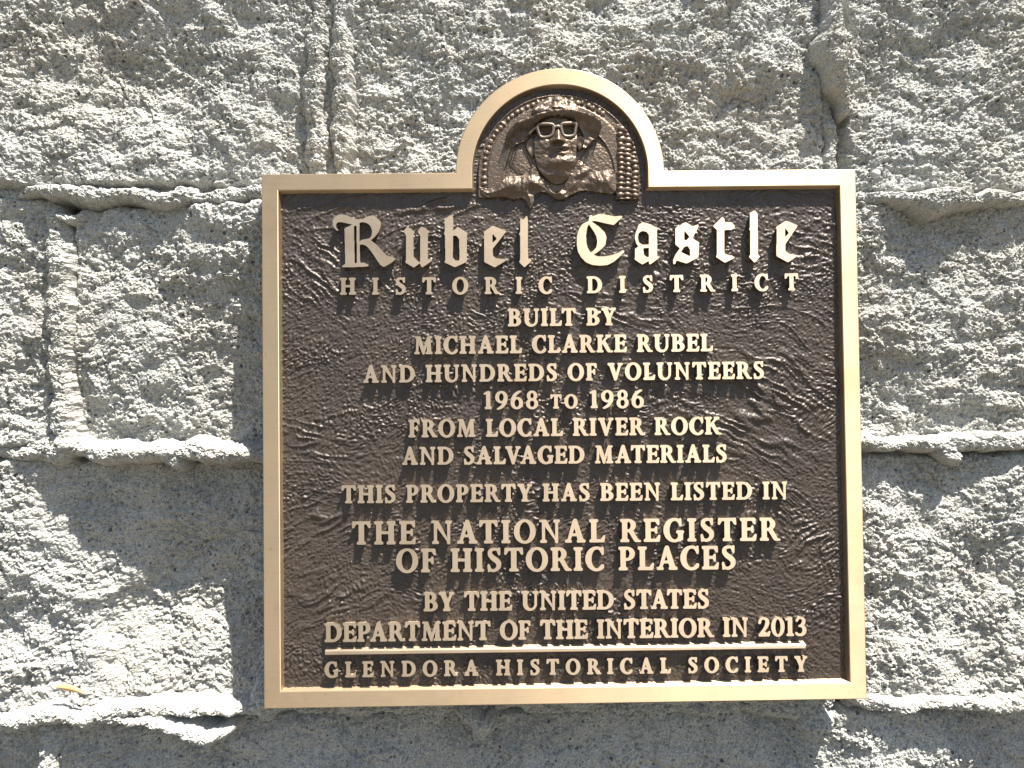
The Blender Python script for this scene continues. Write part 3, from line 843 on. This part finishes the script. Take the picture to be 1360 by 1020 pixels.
# the blackletter title, outlines measured in the photo
def title(letters):
    R = Relief()
    for ox, oy, sc, polys, holes in letters:
        allp = np.concatenate([np.array(p, float) for p in polys])
        lo, hi = allp.min(0) - 40, allp.max(0) + 40
        gx = np.arange(lo[0], hi[0], 4.0); gy = np.arange(lo[1], hi[1], 4.0)
        GX, GY = np.meshgrid(gx, gy)
        m = np.zeros(GX.shape, bool)
        for p in polys: m |= poly_mask(GX, GY, p)
        for p in holes: m &= ~poly_mask(GX, GY, p)
        A = blur(m.astype(float), 1.6)
        loops = []
        for L in contours(A, gx, gy):
            L = simplify(L, 1.2)
            x, z = unproj(ox + L[:, 0] / sc, oy + L[:, 1] / sc)
            loops.append(np.stack([x, z], 1)[::-1])
        R.add(loops, top=-0.6, grow=0.9, fat=0.6)
    return R
k1, k2 = 1020 / 96, 1360 / 144
L_R = [[(125, 325), (85, 285), (65, 225), (75, 160), (125, 110), (190, 95), (270, 112), (350, 150), (420, 168), (480, 160), (480, 200), (440, 212), (360, 235), (300, 228), (240, 212), (180, 200), (135, 205), (112, 225), (108, 265), (125, 295), (150, 318)],
       [(232, 290), (360, 232), (366, 500), (372, 800), (245, 805)], [(402, 215), (440, 205), (440, 470), (450, 790), (408, 790)],
       [(232, 292), (420, 205), (440, 205), (440, 235), (360, 262), (300, 262)],
       [(190, 838), (200, 820), (245, 795), (450, 780), (500, 775), (570, 805), (565, 825), (480, 832), (300, 838)],
       [(430, 205), (470, 175), (540, 132), (620, 108), (665, 125), (740, 200), (735, 275), (705, 350), (650, 415), (590, 465), (500, 480), (450, 515), (436, 500), (455, 465), (500, 450), (585, 432), (612, 400), (622, 330), (605, 270), (570, 228), (520, 205), (470, 200)],
       [(445, 515), (470, 465), (560, 450), (600, 462), (680, 520), (760, 610), (830, 680), (900, 695), (955, 720), (890, 775), (790, 835), (740, 810), (690, 740), (620, 630), (560, 555), (510, 520)]]
L_u = [[(85, 335), (140, 268), (245, 345), (225, 370), (225, 690), (300, 765), (330, 772), (232, 842), (108, 770), (125, 740), (125, 390), (100, 350)],
       [(285, 330), (340, 265), (455, 335), (428, 365), (428, 735), (470, 720), (490, 742), (345, 845), (325, 800), (325, 390), (300, 365)]]
L_b = [[(665, 150), (690, 150), (765, 98), (785, 140), (778, 700), (810, 760), (810, 838), (660, 768), (678, 740), (672, 390), (655, 355), (670, 345)],
       [(770, 345), (850, 270), (990, 360), (978, 385), (978, 760), (810, 838), (740, 760), (790, 720), (820, 748), (870, 750), (878, 715), (872, 440), (830, 392), (780, 390)]]
L_e = [[(195, 345), (320, 255), (515, 330), (500, 350), (320, 580), (325, 680), (370, 715), (490, 728), (510, 745), (350, 840), (205, 765), (205, 400), (200, 360)]]
H_e = [[(315, 355), (385, 440), (318, 500)]]
L_l = [[(712, 145), (755, 170), (805, 110), (815, 150), (820, 730), (850, 715), (872, 745), (770, 840), (695, 765), (715, 735), (712, 400), (695, 365), (712, 345)]]
L_C = [[(265, 195), (190, 230), (140, 300), (112, 400), (108, 520), (125, 620), (170, 700), (240, 770), (330, 805), (440, 815), (540, 805), (630, 760), (720, 680), (780, 620), (760, 598), (690, 640), (590, 675), (480, 692), (400, 688), (340, 665), (290, 620), (255, 560), (238, 480), (235, 390), (248, 290), (272, 230), (285, 200)],
       [(272, 200), (300, 180), (340, 215), (420, 270), (500, 350), (525, 420), (505, 530), (430, 600), (340, 662), (300, 640), (350, 600), (385, 560), (398, 480), (385, 400), (340, 320), (290, 250)],
       [(270, 205), (290, 110), (320, 105), (330, 125), (420, 88), (520, 100), (640, 125), (755, 115), (740, 140), (625, 242), (500, 215), (400, 190), (330, 182), (300, 205)]]
L_a = [[(130, 240), (190, 208), (260, 225), (400, 290), (385, 320), (388, 690), (435, 690), (290, 800), (275, 790), (275, 745), (180, 800), (70, 725), (80, 700), (78, 580), (130, 550), (95, 500), (78, 430), (90, 350), (115, 290)]]
H_a = [[(140, 345), (180, 325), (240, 335), (278, 385), (278, 520), (180, 525), (130, 490), (115, 430), (122, 370)], [(190, 570), (275, 562), (275, 700), (240, 698), (200, 665)]]
L_s = [[(645, 300), (660, 280), (790, 205), (890, 265), (975, 235), (965, 280), (890, 420), (900, 445), (980, 490), (970, 700), (805, 785), (660, 740), (645, 790), (620, 800), (615, 740), (650, 660), (715, 570), (650, 520), (650, 320)]]
H_s = [[(768, 315), (850, 410), (800, 465), (768, 455)], [(720, 625), (770, 550), (820, 535), (858, 590), (858, 690)]]
L_t = [[(160, 290), (280, 170), (300, 200), (305, 240), (390, 240), (435, 290), (400, 330), (300, 335), (300, 630), (345, 650), (440, 680), (310, 745), (195, 670), (210, 650), (208, 330)]]
L_l2 = [[(610, 130), (680, 90), (715, 130), (722, 650), (750, 665), (680, 745), (610, 670), (630, 650), (630, 345), (610, 325), (625, 310), (622, 130)]]
L_e2 = [[(950, 300), (1075, 220), (1220, 280), (1065, 510), (1065, 600), (1120, 640), (1220, 655), (1100, 740), (955, 660), (962, 330)]]
H_e2 = [[(1058, 300), (1115, 375), (1060, 430)]]
title([(436, 276, k1, L_R, []), (528, 276, k1, L_u, []), (528, 276, k1, L_b, []), (624, 276, k1, L_e, H_e), (624, 276, k1, L_l, [])]).build("blackletter_title", M_LETTER)
title([(756, 276, k1, L_C, []), (836, 276, k1, L_a, H_a), (836, 276, k1, L_s, H_s), (930, 270, k2, L_t, []), (930, 270, k2, L_l2, []), (930, 270, k2, L_e2, H_e2)]).build("blackletter_title", M_LETTER)

# rule between the last two lines
R = Relief()
q = np.array([(431.5, 870.2), (1070, 861.5), (1070.5, 856.5), (431.5, 865)])
x, z = unproj(q[:, 0], q[:, 1]); R.add([np.stack([x, z], 1)], top=0.4, grow=1.6)
R.build("divider_bar", M_LETTER)

# ------------------------------------------------------------------ the portrait relief under the arch
# sculpted on a grid of its own: ZX, ZY count 4.533 steps per photo pixel from (600, 80), heights in units above the field
zx = np.arange(150, 1150, 2.8); zy = np.arange(905, 190, -2.8)
ZX, ZY = np.meshgrid(zx, zy)
def dome(cx, cy, rx, ry, rot=0.0, p=0.5):
    c, s = math.cos(rot), math.sin(rot)
    a = ((ZX - cx) * c + (ZY - cy) * s) / rx; b = (-(ZX - cx) * s + (ZY - cy) * c) / ry
    return np.clip(1 - a * a - b * b, 0, 1) ** p
def gauss(cx, cy, sx, sy, rot=0.0):
    c, s = math.cos(rot), math.sin(rot)
    a = ((ZX - cx) * c + (ZY - cy) * s) / sx; b = (-(ZX - cx) * s + (ZY - cy) * c) / sy
    return np.exp(-(a * a + b * b) / 2)
def path(pts, closed=False):
    """distance to a polyline and the position along it (0..1)"""
    P = np.array(pts, float)
    if closed: P = np.concatenate([P, P[:1]])
    best = np.full(ZX.shape, 1e9); tt = np.zeros(ZX.shape)
    for i in range(len(P) - 1):
        a, d = P[i], P[i + 1] - P[i]
        t = np.clip(((ZX - a[0]) * d[0] + (ZY - a[1]) * d[1]) / max((d ** 2).sum(), 1e-9), 0, 1)
        dd = np.hypot(ZX - a[0] - t * d[0], ZY - a[1] - t * d[1])
        m = dd < best
        best[m] = dd[m]; tt[m] = ((i + t) / (len(P) - 1))[m]
    return best, tt
def smooth_poly(pts, n=8):
    P = np.array(pts, float); m = len(P); out = []
    for i in range(m):
        p0, p1, p2, p3 = P[i - 1], P[i], P[(i + 1) % m], P[(i + 2) % m]
        for t in np.linspace(0, 1, n, endpoint=False):
            out.append(0.5 * (2 * p1 + (p2 - p0) * t + (2 * p0 - 5 * p1 + 4 * p2 - p3) * t * t + (3 * p1 - p0 - 3 * p2 + p3) * t ** 3))
    return [tuple(v) for v in out]
def region(pts, smooth=True):
    P = smooth_poly(pts) if smooth else pts
    m = poly_mask(ZX, ZY, P); d, _ = path(P, True)
    return np.where(m, d, -d)                       # signed distance, positive inside

CXZ, CYZ = 645, 692
rad = np.hypot(ZX - CXZ, ZY - CYZ)
rr = np.where(ZY > CYZ, np.abs(ZX - CXZ), rad)
# panel
pbot = np.interp(ZX, [165, 420, 500, 620, 730, 960, 985, 990, 1130], [826, 818, 775, 790, 775, 765, 770, 838, 838])
pan_sd = np.minimum(483 - rr, pbot - ZY)
inner = sstep(332, 322, np.where(ZY > CYZ, np.abs(ZX - 652), np.hypot(ZX - 652, ZY - CYZ)))
panel = 2.2 + 2.6 * (1 - inner) - 1.4 * sstep(425, 437, rr) * (1 - sstep(470, 478, rr)) + 0.25 * N[8](ZX / 9, ZY / 9) + 0.2 * N[9](ZX / 22, ZY / 22)
panel += 0.5 * (1 - inner) * sstep(345, 335, rr)
rb = np.random.RandomState(9)
for a in np.radians(np.arange(184, 309, 4.35)):
    a += rb.uniform(-.012, .012); r_b = 452 + rb.uniform(-5, 5)
    panel += rb.uniform(1.5, 2.6) * dome(CXZ + r_b * math.cos(a), CYZ + r_b * math.sin(a), rb.uniform(13, 21), rb.uniform(12, 17), a)
for yy in (712, 745):
    panel += 2.3 * dome(193, yy, 17, 15)
panel += inner * (1.6 * dome(395, 600, 60, 100, -0.6) + 1.8 * dome(880, 620, 110, 120, 0.3) + 0.35 * N[7](ZX / 14, ZY / 14))
# pebbled column
col_sd = np.minimum(np.minimum(ZX - 990, 484 - rr), np.minimum(ZY - 388, 838 - ZY))
column = np.full(ZX.shape, 4.6)
rs = np.random.RandomState(4)
for ci, cxx in enumerate((1017, 1058, 1098)):
    y = 398 + (ci % 2) * 14
    while y < 835:
        hgt_ = 23 + rs.rand() * 14
        column = np.maximum(column, 4.6 + (3.2 + rs.rand()) * dome(cxx + rs.uniform(-6, 6), y + hgt_ / 2, 20 + 8 * rs.rand(), hgt_ / 2 + 2, rs.uniform(-.3, .3)))
        y += hgt_
# jacket
jk_sd = region([(165, 760), (180, 800), (215, 822), (300, 815), (370, 832), (420, 825), (452, 850), (470, 892), (492, 860), (500, 805), (560, 790), (620, 825), (670, 832), (730, 800), (800, 780), (900, 792), (985, 790),
                (985, 690), (965, 655), (880, 665), (820, 640), (765, 600), (740, 640), (640, 800), (560, 730), (500, 640), (470, 640), (420, 690), (330, 700), (290, 740), (230, 770)])
jacket = 5.0 + 4.0 * sstep(0, 60, jk_sd) + 1.3 * N[3](ZX / 70, ZY / 55) + 0.9 * N[4](ZX / 32 + 3, ZY / 40)
jacket += 3.2 * gauss(345, 760, 55, 40) - 2.0 * gauss(415, 770, 10, 45) + 1.6 * gauss(300, 745, 14, 40, .5) + 1.4 * gauss(375, 750, 12, 35, .2)
jacket += 3.6 * gauss(480, 745, 34, 26) - 3.2 * gauss(480, 772, 18, 22) + 3 * gauss(472, 850, 14, 40) + 2.2 * gauss(590, 740, 90, 16, 0.75) + 2.8 * gauss(715, 690, 85, 16, -0.9)
jacket += 3.0 * gauss(790, 640, 40, 26, 0.5) - 3.4 * gauss(800, 705, 30, 22) + 2.6 * gauss(770, 690, 44, 12, -0.5) + 1.8 * gauss(880, 700, 40, 12, 1.1) - 1.6 * gauss(905, 730, 10, 40, -.2) + 1.6 * gauss(940, 730, 14, 40, -.2)
jacket += 2.6 * gauss(640, 800, 26, 12) + 0.5 * N[5](ZX / 15, ZY / 22) + 0.3 * N[6](ZX / 9, ZY / 9)
# head
hd_sd = region([(505, 385), (560, 330), (680, 325), (745, 370), (755, 470), (750, 560), (745, 640), (715, 700), (650, 738), (590, 725), (530, 665), (503, 590), (497, 480)])
q = dome(630, 530, 150, 225, 0.0, 0.5)
head = 5.5 + 8.0 * q - 1.2 * gauss(620, 370, 120, 34)
nt_ = np.clip((ZY - 385) / 112, 0, 1)
head += 10.5 * nt_ ** 1.15 * np.exp(-((ZX - 640) / (13 + 17 * nt_)) ** 2) * sstep(514, 494, ZY) + 2.2 * gauss(609, 494, 12, 9) + 2.2 * gauss(670, 494, 12, 9) - 1.8 * gauss(624, 506, 8, 5) - 1.8 * gauss(658, 506, 8, 5)
head += 2.0 * gauss(560, 395, 56, 10) + 2.0 * gauss(705, 388, 50, 10) - 5.0 * gauss(565, 428, 36, 28) - 5.0 * gauss(703, 420, 34, 28)
head += 1.2 * dome(565, 428, 22, 14) + 1.2 * dome(703, 421, 20, 14) - 0.9 * gauss(570, 428, 6, 5) - 0.9 * gauss(708, 421, 6, 5)
head += 1.8 * gauss(560, 492, 36, 26, 0.3) + 1.6 * gauss(722, 485, 26, 26) - 1.6 * gauss(592, 530, 9, 44, 0.35) - 1.5 * gauss(716, 525, 8, 40, -0.25)
head += 1.8 * gauss(640, 526, 40, 10) + 2.4 * gauss(676, 524, 20, 13) - 1.9 * gauss(652, 546, 34, 6, -0.12) + 1.5 * gauss(658, 561, 26, 9, -0.1) - 1.4 * gauss(655, 579, 30, 6) - 1.2 * gauss(610, 556, 10, 12, 0.6)
head += 5.4 * gauss(655, 616, 56, 24, -0.08) - 1.3 * gauss(640, 650, 95, 20) - 2.0 * gauss(540, 610, 24, 60, 0.4) + 1.2 * gauss(600, 690, 20, 30, .3) - 1.4 * gauss(632, 680, 8, 40) - 2.6 * gauss(640, 725, 90, 20)
head += 0.6 * N[5](ZX / 26, ZY / 20) + 0.35 * N[6](ZX / 12, ZY / 12)
ear_sd = np.maximum(region([(440, 470), (470, 455), (500, 480), (500, 560), (485, 580), (462, 545), (445, 510)]), region([(768, 440), (798, 450), (800, 490), (780, 530), (760, 530), (752, 470)]))
ear = 4.5 + 2.6 * dome(475, 515, 36, 66) - 2.2 * gauss(478, 508, 10, 22, .2) + 2.4 * dome(778, 488, 28, 50) - 2 * gauss(778, 482, 8, 16)
hd_all = np.maximum(hd_sd, ear_sd)
head = np.where(hd_sd > -1, head, ear)
head = np.where(hd_all > 0, np.maximum(head * 1, 2.0), 2.0)
# eyeglasses
lens_in = np.maximum(region([(517, 392), (560, 383), (610, 390), (612, 420), (600, 452), (560, 464), (530, 452)]), region([(660, 388), (700, 378), (748, 380), (746, 415), (735, 450), (690, 458), (668, 440)]))
head -= 5.0 * sstep(0, 10, lens_in)
gl_d = None
lens_l = smooth_poly([(517, 392), (560, 383), (610, 390), (612, 420), (600, 452), (560, 464), (530, 452)])
lens_r = smooth_poly([(660, 388), (700, 378), (748, 380), (746, 415), (735, 450), (690, 458), (668, 440)])
dl, _ = path(lens_l, True); dr, _ = path(lens_r, True)
db, _ = path([(611, 405), (636, 398), (660, 403)]); da, _ = path([(517, 398), (490, 415), (468, 440)])
gl_d = np.minimum(np.minimum(dl, dr), np.minimum(db, da + 2))
glasses = 13.2 - 1.8 * ((ZX - 632) / 130) ** 2 + 1.5 * np.sqrt(np.clip(1 - (gl_d / 9.5) ** 2, 0, 1))
# hat
brim_sd = region([(330, 505), (322, 470), (345, 425), (380, 385), (440, 352), (520, 328), (570, 312), (640, 300), (720, 300), (770, 312), (830, 325), (880, 350), (905, 385), (895, 420), (880, 455), (850, 475), (815, 515), (790, 515),
                  (800, 460), (770, 395), (730, 345), (660, 330), (590, 334), (535, 355), (490, 420), (450, 470), (400, 490), (360, 520)])
edge, _ = path(smooth_poly([(345, 425), (380, 385), (440, 352), (520, 328), (570, 312), (640, 300), (720, 300), (770, 312), (830, 325), (880, 350), (905, 385), (905, 386), (880, 352), (830, 327), (770, 314), (720, 302), (640, 302), (570, 314), (520, 330), (440, 354), (380, 387), (345, 427)]), True)
brim = 8.5 + 9.0 * np.exp(-(edge / 42) ** 2) + 2.6 * N[4](ZX / 75, ZY / 60) + 1.3 * N[5](ZX / 28, ZY / 30) - 2.5 * sstep(600, 330, ZX) - 2.0 * sstep(760, 900, ZX)
brim -= 3 * gauss(420, 440, 50, 36, -.6) + 2.5 * gauss(820, 410, 40, 40)
crown_sd = region([(480, 322), (498, 275), (545, 235), (590, 210), (640, 203), (695, 220), (742, 252), (758, 302), (700, 312), (640, 306), (570, 318), (520, 332)])
crown = 6.5 + 2.5 * sstep(-4, 22, crown_sd) + 9.5 * np.clip((ZY - 208) / 100, 0, 1) + 2.0 * N[6](ZX / 44, ZY / 38) + 1.0 * N[7](ZX / 22 + 5, ZY / 20) + 2.2 * gauss(640, 250, 26, 34) - 1.8 * gauss(590, 270, 14, 22) - 1.6 * gauss(692, 262, 14, 20)
hat_sd = np.maximum(brim_sd, crown_sd)
hat = np.where(brim_sd > 0, np.where(crown_sd > 0, np.maximum(brim, crown), brim), crown)
def relief_part(name, h, sd, mat, parent, lift=4.0):
    m = sd > -1.5
    RX, RZ = unproj(600 + ZX / 4.5333, 80 + ZY / 4.5333, FD - lift)
    return link(name, grid_mesh(name, RX, FD - h, RZ, m, smooth=True, back=FD + 1.0), mat, parent)
prt = relief_part("portrait_relief", panel, pan_sd, M_RELIEF, None)
put_plaque(prt)
prt["label"] = "dark bronze portrait panel of a man in a brimmed hat and glasses"
relief_part("pebbled_column", column, col_sd, M_RELIEF, prt)
relief_part("jacket", jacket, jk_sd, M_RELIEF, prt, 8)
relief_part("head", head, hd_all, M_RELIEF, prt, 11)
relief_part("eyeglasses", glasses, 9.0 - gl_d, M_GLASSES, prt, 13)
relief_part("hat", hat, hat_sd, M_RELIEF, prt, 14)

# ------------------------------------------------------------------ small things on the wall
def blob(name, px, py, depth, rx, ry, rz, mat, label, cat, seed):
    n, m = 28, 18
    a = np.linspace(0, 2 * np.pi, n, endpoint=False); V = []
    cx, cz = unproj(px, py, depth)
    for k in range(m + 1):
        t = math.pi * k / m
        d = np.stack([np.sin(t) * np.cos(a), np.full(n, math.cos(t)), np.sin(t) * np.sin(a)], 1)
        s = 1 + 0.13 * N[seed](d[:, 0] * 1.3 + 7, d[:, 2] * 1.3 + d[:, 1])
        V.append(np.stack([d[:, 0] * rx * s, d[:, 1] * ry * s, d[:, 2] * rz * s], 1))
    me = ring_mesh(name, V, smooth=True); fix_normals(me)
    o = link(name, me, mat); o.location = (float(cx) * U, depth * U, float(cz) * U)
    o["label"] = label; o["category"] = cat
    return o
kp = NT("pale_shell"); kp.put(kp.b.inputs['Base Color'], kp.mix(kp.noise(300, 3), (0.42, 0.36, 0.26), (0.22, 0.17, 0.11))); kp.b.inputs['Roughness'].default_value = 0.6
blob("pebble", 338.5, 379.5, 68, 5.5, 5, 6.5, kp.m, "small round tan pebble stuck to the wall beside the plaque's left edge", "pebble", 2)
kq = NT("grey_shell"); kq.put(kq.b.inputs['Base Color'], kq.mix(kq.noise(300, 3), (0.5, 0.49, 0.46), (0.36, 0.35, 0.32))); kq.b.inputs['Roughness'].default_value = 0.7
blob("pebble", 1163, 231, 52, 6.5, 6, 6.5, kq.m, "round pale grey nub on the wall just right of the plaque's top right corner", "pebble", 3)

# dry leaf lying on the mortar ledge at lower left
kl = NT("dry_leaf"); kl.put(kl.b.inputs['Base Color'], kl.mix(kl.noise(200, 3), (0.50, 0.30, 0.12), (0.36, 0.22, 0.10))); kl.b.inputs['Roughness'].default_value = 0.6
tt = np.linspace(0, 1, 25); ww = np.linspace(-1, 1, 7)
T, W_ = np.meshgrid(tt, ww)
hw = 4.2 * np.sin(np.pi * np.clip(T, 0.0, 1)) ** 0.8 + 0.25
lx, lz = unproj(92.5, 916.5, 34)
leafV = (-19 + 38 * T, -3.0 * (1 - W_ ** 2) + 2.5 * np.sin(2.2 * T), 5 - 10 * T + W_ * hw + 1.5 * np.sin(np.pi * T))
Vf = np.stack([a.ravel() for a in leafV], 1); Vb = Vf.copy(); Vb[:, 1] += 0.5
r_, c_ = T.shape; idx = np.arange(r_ * c_).reshape(r_, c_)
Fq = np.stack([idx[:-1, :-1], idx[:-1, 1:], idx[1:, 1:], idx[1:, :-1]], -1).reshape(-1, 4)
bd = np.concatenate([idx[0, :], idx[1:, -1], idx[-1, -2::-1], idx[-2:0:-1, 0]]); nb = len(bd)
sides = np.stack([bd, bd + r_ * c_, np.roll(bd, -1) + r_ * c_, np.roll(bd, -1)], 1)
FF = np.concatenate([Fq, Fq[:, ::-1] + r_ * c_, sides])
me = raw_mesh("dry_leaf", np.concatenate([Vf, Vb]), FF.ravel(), np.full(len(FF), 4), True); fix_normals(me)
lf = link("dry_leaf", me, kl.m); lf.location = (float(lx) * U, 34 * U, float(lz) * U)
lf["label"] = "narrow dry tan leaf lying on the mortar ledge at lower left"; lf["category"] = "leaf"
